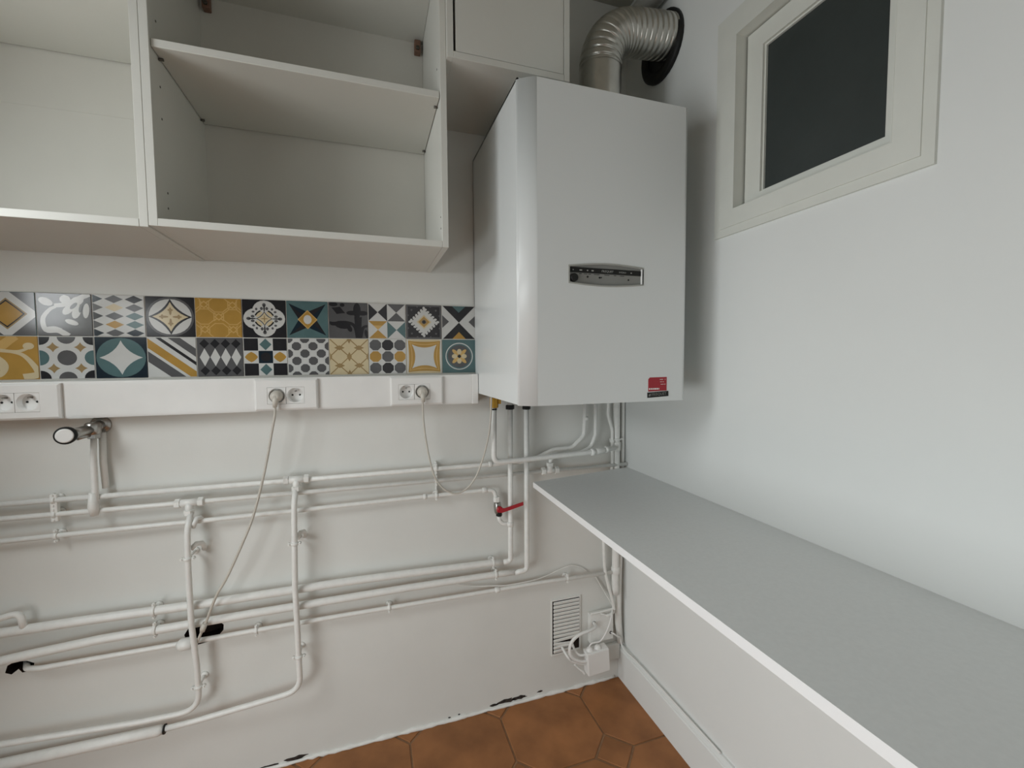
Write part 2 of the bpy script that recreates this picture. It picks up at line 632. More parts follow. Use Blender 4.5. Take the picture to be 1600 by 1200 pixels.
def pat(key):
    S = []
    a = lambda c, *ps: S.extend((c, p) for p in ps)
    if key == 'a10':
        bg = 'T'
        a('G', rc(-1, 1, -1, 1))
        a('W', dia(0, 0, 1.12)); a('B', dia(0, 0, .72)); a('K', dia(0, 0, .64)); a('O', star(0, 0, .56, .75))
    elif key == 'a9':
        bg = 'G'
        a('W', *stroke([(.1, -1), (-.25, -.75), (-.7, -.72), (-.78, -.2), (-.55, .2), (-.3, .38)], .13, .06))
        a('W', *stroke([(-.75, -.7), (-.4, -.62), (-.12, -.7)], .1, .04))
        a('W', blob(-.65, .6, .28, .17, -.5), blob(.15, .25, .3, .16, .9), blob(.45, .15, .16, .34, -.3),
          blob(.05, .72, .2, .2, 0), blob(.45, .62, .34, .2, .7), blob(.8, .2, .12, .36, -.1), blob(.25, -.35, .26, .12, -.4))
        a('W', *stroke([(-.35, .42), (.1, .5), (.6, .8), (.95, 1)], .09, .12))
        a('G', blob(.35, .42, .08, .2, -.7), blob(.6, .3, .06, .2, -.2))
    elif key == 'a8':
        bg = 'W'
        cols = ['NGK', 'GSG', 'KGT', 'GOT', 'NGN']
        for r_, row in enumerate(cols):
            for c_, ch in enumerate(row):
                a(ch, dia(-.98 + .78 * c_ + .02, .80 - .41 * r_, .36, .19))
    elif key == 'a7':
        bg = 'K'
        a('G', circ(0, 0, .98, 28)); a('W', circ(0, 0, .88, 28)); a('K', star(0, 0, .9, .42)); a('S', star(0, 0, .74, .40))
        for q in range(4):
            a('B', blob(.28 * math.cos(q * PI / 2), .28 * math.sin(q * PI / 2), .2, .055, q * PI / 2, 10))
            a('B', blob(.34 * math.cos(q * PI / 2), .34 * math.sin(q * PI / 2), .06, .12, q * PI / 2, 8))
    elif key == 'a6':
        bg = 'O'
        for cx, cy in ((0, .68), (0, -.68), (-.62, .05), (.62, .05), (-1.2, .75), (1.2, .75), (-1.2, -.7), (1.2, -.7)):
            a('Y', circ(cx, cy, .47, 8, .44, PI / 8)); a('O', circ(cx, cy, .425, 8, .395, PI / 8))
        for cx, cy in ((0, .05), (-.62, .66), (.62, .66), (-.62, -.6), (.62, -.6)):
            a('Y', dia(cx, cy, .2)); a('O', dia(cx, cy, .13))
            for q in range(4):
                t = PI / 4 + q * PI / 2
                a('Y', blob(cx + .2 * math.cos(t), cy + .2 * math.sin(t), .11, .028, t, 6))
    elif key == 'a5':
        bg = 'K'
        for q in range(4):
            a('W', circ(.42 * math.cos(q * PI / 2), .42 * math.sin(q * PI / 2), .54, 20))
        a('W', rc(-.5, .5, -.5, .5))
        for q in range(4):
            t = q * PI / 2
            for da, rr, s in ((0, .72, .11), (.22, .55, .09), (-.22, .55, .09), (.62, .62, .07), (-.62, .62, .07)):
                a('G', blob(rr * math.cos(t + da), rr * math.sin(t + da), s, s * .8, t, 8))
            a('K', blob(.56 * math.cos(t), .56 * math.sin(t), .2, .035, t, 8))
            a('K', blob(.42 * math.cos(t + PI / 4), .42 * math.sin(t + PI / 4), .06, .2, t + PI / 4, 8))
            a('S', blob(.33 * math.cos(t + PI / 4), .33 * math.sin(t + PI / 4), .08, .2, t + PI / 4, 8))
        a('G', star(0, 0, .40, .45)); a('S', star(0, 0, .33, .42)); a('B', blob(0, 0, .2, .03, 0, 6), blob(0, 0, .03, .2, 0, 6))
    elif key == 'a4':
        bg = 'T'
        a('N', [(-.9, .86), (0, .42), (.9, .86), (.42, 0), (.9, -.86), (0, -.42), (-.9, -.86), (-.42, 0)])
        a('K', [(-.9, .86), (0, .0), (-.42, 0)], [(.9, .86), (0, 0), (0, .42)], [(.9, -.86), (0, 0), (.42, 0)], [(-.9, -.86), (0, 0), (0, -.42)])
        a('Y', dia(0, 0, .48, .52)); a('O', dia(0, 0, .42, .46)); a('W', blob(0, 0, .2, .25, 0, 12))
    elif key == 'a3':
        bg = 'G'
        a('K', *stroke([(.5, -1), (.5, -.4), (.5, .2)], .13, .2))
        a('K', blob(.45, .55, .2, .44), blob(.2, .42, .3, .13), blob(.75, .42, .3, .13))
        a('K', *stroke([(.45, -.95), (.3, -.3), (-.15, -.1), (-.7, -.15), (-.95, -.12)], .1, .05))
        a('K', blob(-.3, -.25, .42, .22, -.15), blob(.05, -.45, .12, .2, .4), blob(-.75, -.2, .2, .1))
        a('K', *stroke([(.6, -.95), (.75, -.4), (1.0, -.3)], .1, .06))
        a('K', blob(-.5, .55, .3, .18, -.4, 12, 4, .25), blob(-.75, .88, .22, .12), blob(-.3, .85, .12, .1), blob(.92, -.75, .1, .25, .2))
    elif key == 'a2':
        bg = 'W'
        def hg(cx, cy, col, vert):
            h = .5
            if vert: a(col, [(cx - h, cy + h), (cx + h, cy + h), (cx, cy)], [(cx - h, cy - h), (cx + h, cy - h), (cx, cy)])
            else: a(col, [(cx - h, cy + h), (cx - h, cy - h), (cx, cy)], [(cx + h, cy + h), (cx + h, cy - h), (cx, cy)])
        hg(-.5, .5, 'K', False); hg(.5, .5, 'G', True); hg(-.5, -.5, 'O', True); hg(.5, -.5, 'T', False)
        a('Y', [(-.75, -.25), (-.25, -.25), (-.5, -.5)])
    elif key == 'a1':
        bg = 'G'
        a('K', rc(-.9, .9, -.9, .9))
        for q in range(16):
            t = 2 * PI * q / 16
            a('G', blob(.97 * math.cos(t), .97 * math.sin(t), .06, .06, 0, 6))
        a('W', dia(0, 0, .70, .74))
        for q in range(4):
            t = q * PI / 2
            for s in (0, .18, .36, .54, .72, .9):
                x_ = .78 * (1 - s) * math.cos(t) + .78 * s * math.cos(t + PI / 2)
                y_ = .8 * (1 - s) * math.sin(t) + .8 * s * math.sin(t + PI / 2)
                a('W', blob(x_, y_, .1, .075, t + PI / 4 - .6, 8))
        a('S', dia(0, 0, .42)); a('O', dia(0, 0, .32)); a('B', dia(0, 0, .22)); a('K', circ(0, 0, .11, 10))
    elif key == 'a0':
        bg = 'W'
        a('K', [(-.97, 1), (.97, 1), (0, .0)], [(-.97, -1), (.97, -1), (0, .0)])
        a('W', [(-.3, 1), (.3, 1), (0, .66)]); a('T', [(-.42, 1), (.42, 1), (0, .6)])
        a('O', [(-.42, -1), (.42, -1), (0, -.56)])
        a('G', [(-1, .45), (-1, -.35), (-.58, .05)], [(1, .45), (1, -.35), (.58, .05)])
    elif key == 'b10':
        bg = 'O'
        a('Y', *stroke([(-1, .3), (-.4, .45), (.0, .8), (.25, 1)], .22, .16))
        a('S', *stroke([(-1, .15), (-.45, .05), (-.15, -.35), (-.35, -.75), (-.8, -.75)], .07, .14))
        a('S', *stroke([(-.3, .35), (.3, .3), (.75, .5)], .08, .05)); a('S', blob(.68, .55, .2, .16), blob(-.3, -.35, .14, .3, .3))
        a('S', *stroke([(.0, .3), (.45, .15), (.8, -.3), (.95, -.75), (.45, -.9)], .05, .16))
        a('S', blob(.75, -.85, .3, .14, .1))
    elif key == 'b9':
        bg = 'W'
        a('K', circ(-.98, .98, .38, 20), circ(.98, .98, .38, 20), circ(-.98, -.98, .38, 20), circ(.98, -.98, .38, 20))
        a('G', circ(0, 0, .36, 20), circ(0, 1, .34, 20), circ(0, -1, .34, 20)); a('T', circ(-1, 0, .36, 20), circ(1, 0, .36, 20))
        for sx in (-.5, .5):
            for sy in (-.5, .5): a('B', star(sx, sy, .24, .4))
    elif key == 'b8':
        bg = 'N'
        a('T', circ(0, 0, .96, 32)); a('W', star(0, 0, .84, .38))
    elif key == 'b7':
        bg = 'W'
        def band(c0, c1, col):   # stripes along x + y = c, falling to the right
            a(col, [(-2, c0 + 1.7), (2, c0 - 1.7), (2, c1 - 1.7), (-2, c1 + 1.7)])
        band(-1.05, -.52, 'G'); band(-.36, .12, 'O'); band(.42, .60, 'K'); band(.85, 1.28, 'G')
    elif key == 'b6':
        bg = 'G'
        for c_ in range(4):
            x_ = -.68 + .46 * c_
            a('K', dia(x_, .7, .21, .24), dia(x_, -.7, .21, .24)); a('W', dia(x_, 0, .215, .46))
    elif key == 'b5':
        bg = 'W'
        a('K', rc(-1, -.34, .34, 1), rc(.34, 1, .34, 1), rc(-1, -.34, -1, -.34), rc(.34, 1, -1, -.34))
        a('N', rc(-.33, .33, -.33, .33)); a('K', circ(0, 0, .24, 14))
        a('T', dia(0, .67, .28, .31), dia(0, -.67, .28, .31))
        a('O', blob(-.66, 0, .27, .25, 0, 12, 4, .12), blob(.66, 0, .27, .25, 0, 12, 4, .12))
    elif key == 'b4':
        bg = 'W'
        for i in range(6):
            for j in range(6):
                if (i + j) % 2 == 0: a('G', circ(-.98 + .4 * i, .98 - .4 * j, .24, 8, None, PI / 8))
                else: a('W', circ(-.98 + .4 * i, .98 - .4 * j, .17, 8, None, PI / 8))
    elif key == 'b3':
        bg = 'S'
        for c_ in (-1, 0, 1):
            a('B', *[[(-2, c_ - 2 + .04), (-2, c_ - 2 - .04), (2, c_ + 2 - .04), (2, c_ + 2 + .04)],
                     [(-2, c_ + 2 + .04), (-2, c_ + 2 - .04), (2, c_ - 2 - .04), (2, c_ - 2 + .04)]])
        for cx, cy in ((-.5, .5), (.5, .5), (-.5, -.5), (.5, -.5)): a('B', dia(cx, cy, .27, .14))
        for cx, cy in ((0, 0), (0, 1), (0, -1), (-1, 0), (1, 0)): a('B', dia(cx, cy, .13, .27))
    elif key == 'b2':
        bg = 'W'
        for i, row in enumerate(('GKG', 'OGO', 'GKG')):
            for j, ch in enumerate(row): a(ch, circ(-.66 + .66 * j, .66 - .66 * i, .33, 8, None, PI / 8))
    elif key == 'b1':
        bg = 'S'
        a('W', rc(-1, -.9, -1, 1), rc(.9, 1, -1, 1))
        a('O', star(0, 0, 1.3, .62, 8, PI / 4)); a('Y', star(0, 0, 1.2, .5, 8, PI / 4)); a('O', star(0, 0, 1.12, .5, 8, PI / 4))
        a('W', star(0, 0, 1.0, .34, 8, PI / 4))
    elif key == 'b0':
        bg = 'T'
        a('W', circ(0, 0, .82, 32)); a('T', circ(0, 0, .76, 32)); a('G', circ(0, 0, .68, 28))
        for q in range(4):
            t = q * PI / 2
            a('Y', blob(.32 * math.cos(t + PI / 4), .32 * math.sin(t + PI / 4), .26, .11, t + PI / 4, 10))
        for q in range(4):
            t = q * PI / 2
            a('S', blob(.28 * math.cos(t), .28 * math.sin(t), .17, .14, t, 10))
        a('K', circ(0, 0, .1, 10))
    return bg, S


KEYS = list(TC)


def wall_tile(key, k, row):
    x1 = TX0 - TW * k
    x0 = x1 - TW
    z1 = TZ0 - TH * row
    z0 = z1 - TH
    g = .0016
    hx, hz = TW / 2 - g / 2, TH / 2 - g / 2
    cx, cz = (x0 + x1) / 2, (z0 + z1) / 2
    m = MB()
    bg, S = pat(key)
    m.box(cx - hx, cx + hx, -.0052, -.0012, cz - hz, cz + hz, .0007, KEYS.index(bg), seg=1)
    y = -.0052
    e = .984
    for i, (col, P) in enumerate(S):
        Q = clip_poly(P, -e, e, -e, e)
        if len(Q) < 3 or area2(Q) < 1e-5: continue
        s = sum(Q[q - 1][0] * Q[q][1] - Q[q][0] * Q[q - 1][1] for q in range(len(Q)))
        if s < 0: Q.reverse()
        yy = y - .00001 * (i + 1)
        m.add([Vector((cx + px * hx, yy, cz + pz * hz)) for px, pz in Q], [tuple(range(len(Q)))], KEYS.index(col))
    m.build('tile', [TC[q] for q in KEYS], wall_back, loc=(cx, 0, cz), fixn=False)


for k in range(11):
    wall_tile('a%d' % k, k, 0)
    wall_tile('b%d' % k, k, 1)
for k, ka, kb in ((11, 'a1', 'b5'),):
    wall_tile(ka, k, 0)
    wall_tile(kb, k, 1)
b = MB()
b.box(TX0 - 12 * TW, TX0 + .0005, -.0035, .0, TZ0 - 2 * TH - .001, TZ0 + .0015)
b.build('tile_grout', GROUTW, wall_back)

# ------------------------------------------------------------------ wall cabinets
CB, CT, CD, BT = 1.340, 1.967, -.290, .014


def cabinet(label, x0, x1, zb, yf, shelf=None, door=False, brackets=()):
    t = thing('wall_cabinet', label, 'cabinet', ((x0 + x1) / 2, 0, zb))
    MB().box(x0, x0 + BT, yf, -.001, zb, CT, .0006, seg=1).build('side_panel', WOODW, t)
    MB().box(x1 - BT + .0005, x1, yf, -.001, zb, CT, .0006, seg=1).build('side_panel', WOODW, t)
    MB().box(x0 + BT, x1 - BT, yf, -.001, zb, zb + BT, .0006, seg=1).build('bottom_panel', WOODW, t)
    MB().box(x0 + BT, x1 - BT, yf, -.001, CT - BT, CT, .0006, seg=1).build('top_panel', WOODW, t)
    bp = MB()
    if shelf:
        bp.box(x0 + BT, x1 - BT, -.007, -.004, zb + BT, CT - BT)
    else:
        bp.box(x0 + BT, x1 - BT, -.007, -.004, zb + BT, CT - BT)
    bp.build('back_panel', WOODB, t)
    if shelf:
        MB().box(x0 + BT + .001, x1 - BT - .001, yf + .005, -.0105, shelf, shelf + .0145, .0008, seg=1).build('shelf', WOODW, t)
        for xx, sg in ((x0 + BT, 1), (x1 - BT, -1)):
            for yy in (-.252, -.035):
                m = MB().lathe([(.0025, -.004), (.0025, .008)], (xx, yy, shelf - .0026), (sg, 0, 0), 8)
                m.build('shelf_pin', SCREW, t)
    if door:
        MB().box(x0 + BT + .0055, x1 - BT - .001, yf + .001, yf + .017, zb + BT + .0015, CT - BT - .002, .0006, seg=1).build('door', WOODW, t)
    for xx in brackets:
        m = MB()
        m.box(xx - .008, xx + .008, -.026, -.007, CT - BT - .034, CT - BT - .002, .002)
        br = m.build('hanging_bracket', BROWN, t)
        m = MB().lathe([(.005, 0), (.005, .004), (.002, .004)], (xx, -.026, CT - BT - .024), (0, -1, 0), 10)
        m.build('screw', SCREW, br)
    return t


cl_ = cabinet('open white wall cabinet at the left edge, shelf higher than its neighbour', -1.742, -1.1815, CB - .003, CD, 1.770)
cm_ = cabinet('open white wall cabinet in the middle, one shelf between its side panels', -1.181, -.6335, CB, CD, 1.659,
              brackets=(-1.150, -.662))
cr_ = cabinet('white wall cabinet with closed door above the boiler', -.633, -.345, 1.740, -.300, None, True)
# peg holes of the middle cabinet: dark discs stand for their shade
for yy, zz in ((-.24, 1.416), (-.241, 1.387), (-.251, 1.607), (-.250, 1.549), (-.257, 1.721)):
    MB().lathe([(.0022, 0), (.0022, .0006)], (-1.167, yy, zz), (1, 0, 0), 8).build('peg_hole', SCREW, cm_)
for yy, zz in ((-.272, 1.41), (-.272, 1.385), (-.25, 1.74)):
    MB().lathe([(.0022, 0), (.0022, .0006)], (-.647, yy, zz), (-1, 0, 0), 8).build('peg_hole', SCREW, cm_)
MB().box(-1.727, -1.196, -.0078, -.0068, 1.649, 1.6498).build('panel_joint', WOODB, cl_)

# ------------------------------------------------------------------ boiler
boil = thing('boiler', 'large white wall-hung gas boiler in the corner, duct on top', 'boiler', (-.305, 0, .997))
BX0, BX1, BZ0, BZ1, BY = -.5085, -.100, .996, 1.664, -.394
b = MB()
b.box(BX0, BX0 + .004, BY, -.002, BZ0, BZ1)
b.box(BX1 - .004, BX1, BY, -.002, BZ0, BZ1)
b.box(BX0, BX1, BY, -.002, BZ1 - .004, BZ1)
b.box(BX0, BX1, -.006, -.002, BZ0, BZ1)
b.box(BX0 + .004, BX1 - .004, BY, -.006, BZ0 + .02, BZ0 + .024, mi=1)  # black sheet stands for the shade in the open underside
b.build('casing', [ENAMEL, BLACK], boil)
# front cover with rounded upright edges
fp = []
R_ = .026
yb, yfr = BY, -.4185
for k in range(9):
    t_ = k / 8
    q0, q1, q2 = (BX0 - .003, yb - .001), (BX0 + .015, -.4135), (BX0 + .034, yfr)
    fp.append(tuple((1 - t_) ** 2 * q0[i] + 2 * t_ * (1 - t_) * q1[i] + t_ * t_ * q2[i] for i in (0, 1)))
for k in range(9):
    t_ = PI / 2 * (8 - k) / 8
    fp.append((BX1 + .001 - R_ * .5 * (1 - math.cos(t_)), yb - .001 - (yb - .001 - yfr) * math.sin(t_)))
PX0, PX1, PZ0, PZ1 = -.4025, -.2235, 1.2545, 1.291


def eye(g):
    P = []
    n = 14
    for k in range(n + 1):
        s = k / n
        P.append((PX0 - g + (PX1 - PX0 + 2 * g) * s, PZ0 - g - .0055 * math.sin(PI * s) + .0025 * s))
    for k in range(n + 1):
        s = 1 - k / n
        P.append((PX0 - g + (PX1 - PX0 + 2 * g) * s, PZ1 + g + .006 * math.sin(PI * s) - .003 * (1 - s) + .001 * s))
    return P


b = MB()
n = len(fp)
vs_ = [Vector((x_, y_, BZ0 - .001)) for x_, y_ in fp] + [Vector((x_, y_, BZ1 - .006)) for x_, y_ in fp]
flat_i = 8
b.add(vs_, [(i, i + 1, n + i + 1, n + i) for i in range(n - 1) if i != flat_i], 0, True)
# flat front with eye-shaped opening
xl, xr = fp[8][0], fp[9][0]
eyeP = eye(0)
loops = [[(xl, BZ0 - .001), (xr, BZ0 - .001), (xr, BZ1 - .006), (xl, BZ1 - .006)], eyeP]
flatp = [p for l in loops for p in l]
tris = geometry.tessellate_polygon([[Vector((a_, c_, 0)) for a_, c_ in l] for l in loops])
b.add([Vector((a_, yfr, c_)) for a_, c_ in flatp], [tuple(t_) for t_ in tris])
ne = len(eyeP)
b.add([Vector((a_, yfr, c_)) for a_, c_ in eyeP] + [Vector((a_, yfr + .007, c_)) for a_, c_ in eyeP],
      [(i, (i + 1) % ne, ne + (i + 1) % ne, ne + i) for i in range(ne)])
for zz in (BZ0 - .001, BZ1 - .006):
    b.add([Vector((x_, y_, zz)) for x_, y_ in fp], [tuple(range(n))])
b.build('front_cover', ENAMEL, boil)
b = MB()
b.prism(eye(.0022), XZ(yfr), .001, -.0012, holes=[eye(-.0006)])
pan = b.build('panel_bezel', SILVER, boil)
b = MB()
b.prism(eye(0), XZ(yfr), .0085, .0055)
b.box(PX0, PX1, yfr + .0040, yfr + .0056, 1.2765, 1.2875, mi=1)
pf = b.build('control_panel', [PANELG, BLACK], boil)
b = MB().lathe([(.0088, 0), (.0085, .008), (.007, .0095)], (-.391, yfr + .006, 1.2648), (0, -1, 0), 20)
b.build('dial_knob', BLACK, pf)
b = MB()
pt_ = lambda cx_, cz_: (lambda u_, v_: Vector((cx_ + u_, yfr + .0036, cz_ + v_)))
b.text('FRISQUET', .0066, pt_(-.310, 1.2818), 0, shear=.2)
b.text('HYDRO', .0052, pt_(-.272, 1.2815), 0)
for xx, ww in ((-.392, .002), (-.374, .006), (-.358, .003), (-.346, .005), (-.250, .003)):
    b.box(xx - ww / 2, xx + ww / 2, yfr + .0034, yfr + .0037, 1.2805, 1.2828)
b.build('panel_lettering', PRINTM, pf)
b = MB()
for xx, zz, rr in ((-.357, 1.2685, .0022), (-.328, 1.268, .0020), (-.324, 1.2685, .0014), (-.256, 1.2665, .0020)):
    b.lathe([(rr, 0), (rr, .0012)], (xx, yfr + .0058, zz), (0, -1, 0), 8)
for xx, ww in ((-.374, .006), (-.362, .008), (-.352, .006), (-.335, .014), (-.310, .012), (-.29, .006), (-.272, .01)):
    b.box(xx - ww / 2, xx + ww / 2, yfr + .0050, yfr + .0056, 1.2738, 1.2748)
b.build('indicator', BLACK, pf)
b = MB().box(PX1 - .001, PX1 + .0022, yfr - .0012, yfr + .006, 1.2572, 1.2905)
b.build('panel_tab', PLAST, pan)
# service stickers in the lower right corner
b = MB()
cut = .004
P = [(-.2052, 1.0175), (-.1555, 1.0185), (-.1555, 1.0500), (-.2012, 1.0495), (-.2052, 1.0455)]
b.prism(P, XZ(yfr), .0, -.0004)
st = b.build('red_sticker', LREDS, boil)
tag(st, 'red sticker with white print')
b = MB()
for xx, ww in ((-.2015, .004), (-.1965, .003), (-.1922, .003), (-.1868, .005), (-.1812, .004), (-.1768, .002)):
    b.box(xx - ww / 2, xx + ww / 2, yfr - .0007, yfr - .0003, 1.0215, 1.0252)
for xx, zz, ww in ((-.170, 1.0445, .009), (-.160, 1.0448, .002), (-.171, 1.039, .005), (-.165, 1.039, .003), (-.168, 1.0335, .008), (-.161, 1.0335, .003)):
    b.box(xx - ww / 2, xx + ww / 2, yfr - .0007, yfr - .0003, zz - .0005, zz + .0005)
b.build('sticker_print', PRINTW, st)
b = MB()
rt = Matrix.Rotation(-.045, 3, 'Y')
b.box(-.2075, -.1505, yfr - .0006, yfr - .0001, 1.0045, 1.0165, rot=rt)
st2 = b.build('black_sticker', BLACK, boil)
tag(st2, 'black name sticker')
b = MB()
b.text('FRISQUET', .0092, lambda u_, v_: Vector((-.1765 + u_, yfr - .0008, 1.0110 + v_ + .045 * u_)), 0)
b.prism([(-.2045, 1.0065), (-.1995, 1.0068), (-.1985, 1.0128), (-.2015, 1.0118), (-.2035, 1.0102)], XZ(yfr), -.0006, -.0009)
b.build('sticker_print', PRINTG, st2)

# ------------------------------------------------------------------ flue duct
duct = thing('flue_duct', 'ribbed aluminium flue duct bending from boiler top to right wall', 'duct', (-.21, -.2, 1.664))
path = fillet([Vector((-.217, -.211, 1.662)), Vector((-.213, -.211, 1.948)), Vector((.002, -.211, 1.974))], .135, 40)
# resample evenly with ribs
acc = [0]
for i in range(1, len(path)):
    acc.append(acc[-1] + (path[i] - path[i - 1]).length)
tot = acc[-1]


def at_len(s):
    for i in range(1, len(acc)):
        if acc[i] >= s:
            t_ = (s - acc[i - 1]) / max(1e-9, acc[i] - acc[i - 1])
            return path[i - 1].lerp(path[i], t_)
    return path[-1]


RD = .0525
col_len = .185
P = [at_len(s) for s in (0, .06, .12, col_len)]
b = MB().tube(P, [RD + .002] * 4, 36, caps=False)
b.build('collar', STEEL, duct)
ns = 170
pp, rr = [], []
for i in range(ns):
    s = col_len - .004 + (tot - col_len + .004) * i / (ns - 1)
    pp.append(at_len(s))
    ph = (s / .0165) % 1.0
    rr.append(RD + .0028 - .0052 * max(0, 1 - abs(ph - .5) / .17))
b = MB().tube(pp, rr, 36, caps=False)
b.build('ribbed_sleeve', STEEL, duct)
b = MB()
b.lathe([(.089, 0), (.089, .008), (.083, .012), (.06, .012), (.06, .004)], (-.0005, -.182, 1.964), (-1, 0, 0), 36)
b.build('wall_collar', BLACK, duct)

# ------------------------------------------------------------------ worktop along the right wall
b = MB()
WP = [(-.358, -.084), (-.256, -.066), (-.0645, -.0335), (-.0005, -.0235), (-.0005, -2.45), (-.3665, -2.45)]
b.prism(WP, XY(.734), -.0155, 0, mi=0, mside=1)
b.box(-.3575, -.002, -2.44, -.10, .7195, .7205, mi=1)
wt = tag(b.build('worktop', [GREYTOP, EDGE]), 'long grey worktop with white edging fixed along right wall', 'worktop')

# ------------------------------------------------------------------ cable trunking and sockets
tr = thing('cable_trunking', 'white rectangular cable trunking under the patterned tiles', 'trunking', (-1.25, 0, .968))
SOCK = [(-1.607, -1.448, (-1.5455, -1.5035), 1.0075), (-1.0745, -.932, (-1.026, -.984), 1.0065), (-.7535, -.6125, (-.7115, -.6695), 1.0065)]
cuts = [[(min(c) - .0205, z - .0205), (max(c) + .0205, z - .0205), (max(c) + .0205, z + .0205), (min(c) - .0205, z + .0205)]
        for _a, _b, c, z in SOCK]
b = MB().box(-1.79, -.5105, -.022, -.001, .968, 1.0505)
b.prism([(-1.79, .968), (-.5105, .968), (-.5105, 1.0505), (-1.79, 1.0505)], XZ(-.022), 0, -.0205, holes=cuts)
b.prism([(-1.79, .9705), (-.5105, .9705), (-.5105, 1.048), (-1.79, 1.048)], XZ(-.0425), 0, -.0015, holes=cuts)
b.build('body', PLAST, tr)
b = MB().box(-.5285, -.5095, -.0455, -.001, .9665, 1.0520, .002)
b.build('end_cap', PLAST, tr)
b = MB().prism([(-1.79, .9735), (-.5286, .9735), (-.5286, 1.0445), (-1.79, 1.0445)], XZ(-.0438), 0, -.001, holes=cuts)
b.build('cover', PLAST, tr)


def socket_module(cx, cz, y, parent):
    h, r, n = .0205, .0185, 32
    m = MB()
    out, inn = [], []
    for k in range(n):
        a = 2 * PI * k / n + PI / n * 0
        c_, s_ = math.cos(a), math.sin(a)
        q = h / max(abs(c_), abs(s_))
        out.append((c_ * q, s_ * q))
        inn.append((c_ * r, s_ * r))
    V = lambda P_, yy: [Vector((cx + a_, yy, cz + b_)) for a_, b_ in P_]
    q4 = [(i, (i + 1) % n, n + (i + 1) % n, n + i) for i in range(n)]
    m.add(V(out, y + .004) + V(out, y), q4)
    m.add(V(out, y) + V(inn, y), q4)
    m.add(V(inn, y) + V([(a_ * .93, b_ * .93) for a_, b_ in inn], y + .0155), q4, 0, True)
    m.add(V([(a_ * .93, b_ * .93) for a_, b_ in inn], y + .0155), [tuple(range(n))])
    so = m.build('socket', PLAST, parent)
    yb_ = y + .0155
    for dx in (-.0085, .0085):
        MB().lathe([(.0024, 0), (.0024, .0006)], (cx + dx, yb_, cz), (0, -1, 0), 10).build('pin_hole', BLACK, so)  # black disc painted for the shade in the hole
    m = MB().lathe([(.0022, 0), (.0022, .011), (.0012, .013)], (cx, yb_, cz + .010), (0, -1, 0), 10)
    m.build('earth_pin', CHROME, so)
    return so


def double_socket(x0, x1, cxs, cz, label):
    t = thing('double_socket', label, 'socket', ((x0 + x1) / 2, -.044, .971))
    y = -.054
    m = MB()
    lo, hi = min(cxs) - .021, max(cxs) + .021
    zl, zh = cz - .021, cz + .021
    z0, z1 = .9705, 1.0475
    outer = [(x0, z0), (x1, z0), (x1, z1), (x0, z1)]
    e = .004
    m.prism([(x0 + e, z0 + e), (x1 - e, z0 + e), (x1 - e, z1 - e), (x0 + e, z1 - e)], XZ(y), .003, 0,
            holes=[[(lo, zl), (hi, zl), (hi, zh), (lo, zh)]])
    inner = [(x0 + e, z0 + e), (x1 - e, z0 + e), (x1 - e, z1 - e), (x0 + e, z1 - e)]
    vs1 = [Vector((a_, y, c_)) for a_, c_ in inner] + [Vector((a_, y + .003, c_)) for a_, c_ in outer] + \
          [Vector((a_, -.0445, c_)) for a_, c_ in outer]
    m.add(vs1, [(i, (i + 1) % 4, 4 + (i + 1) % 4, 4 + i) for i in range(4)] +
          [(4 + i, 4 + (i + 1) % 4, 8 + (i + 1) % 4, 8 + i) for i in range(4)])
    m.build('face_plate', PLAST, t)
    for cx in cxs:
        socket_module(cx, cz, y + .0005, t)
    return t


double_socket(-1.607, -1.448, (-1.5455, -1.5035), 1.0075, 'empty white double socket on the trunking at the left edge')
double_socket(-1.0745, -.932, (-1.026, -.984), 1.0065, 'white double socket with a cord in its left outlet')
double_socket(-.7535, -.6125, (-.7115, -.6695), 1.0065, 'white double socket beside the boiler with a cord in its right outlet')


def power_cord(label, cx, cz, path, r, exit_dx=0.):
    t = thing('power_cord', label, 'cord', (cx, -.056, cz))
    m = MB()
    m.lathe([(.0138, .012), (.0142, 0), (.0135, -.008), (.0100, -.014), (.005, -.017)], (cx, -.054, cz - .001), (0, 1, 0), 22)
    m.tube([(cx, -.064, cz), (cx + exit_dx * .4, -.066, cz - .014), (cx + exit_dx, -.0655, cz - .028)], [.0075, .0068, .0048], 12)
    m.build('plug', PLASTD, t)
    m = MB()
    m.tube(smooth_path(path, 6), r, 8)
    m.build('cable', PLASTD, t)
    return t


power_cord('cream power cord hanging from the middle socket down to the wall slot', -1.026, 1.0065,
           [(-1.028, -.0655, .982), (-1.030, -.065, .957), (-1.040, -.063, .907), (-1.050, -.062, .855), (-1.064, -.062, .792),
            (-1.086, -.062, .711), (-1.110, -.062, .650), (-1.146, -.062, .570), (-1.172, -.060, .524), (-1.196, -.052, .464),
            (-1.207, -.048, .440), (-1.219, -.043, .413), (-1.228, -.040, .392)], .0031, -.003)
b = MB().tube([(-1.200, -.050, .457), (-1.2055, -.048, .444), (-1.208, -.047, .436)], [.0062, .0066, .0055], 10)
c1 = [o for o in bpy.data.objects if o.name == 'power_cord'][0]
b.build('tape_wrap', PLASTD, c1)
power_cord('thin cream power cord looping from the right socket up to the boiler', -.6695, 1.0065,
           [(-.670, -.0655, .980), (-.670, -.064, .958), (-.668, -.060, .922), (-.662, -.058, .869), (-.651, -.058, .808),
            (-.636, -.058, .760), (-.610, -.058, .728), (-.583, -.058, .716), (-.559, -.058, .721), (-.536, -.060, .741),
            (-.517, -.062, .773), (-.500, -.070, .827), (-.489, -.080, .885), (-.485, -.085, .931), (-.484, -.09, .975), (-.484, -.09, 1.012)],
           .0026, .001)


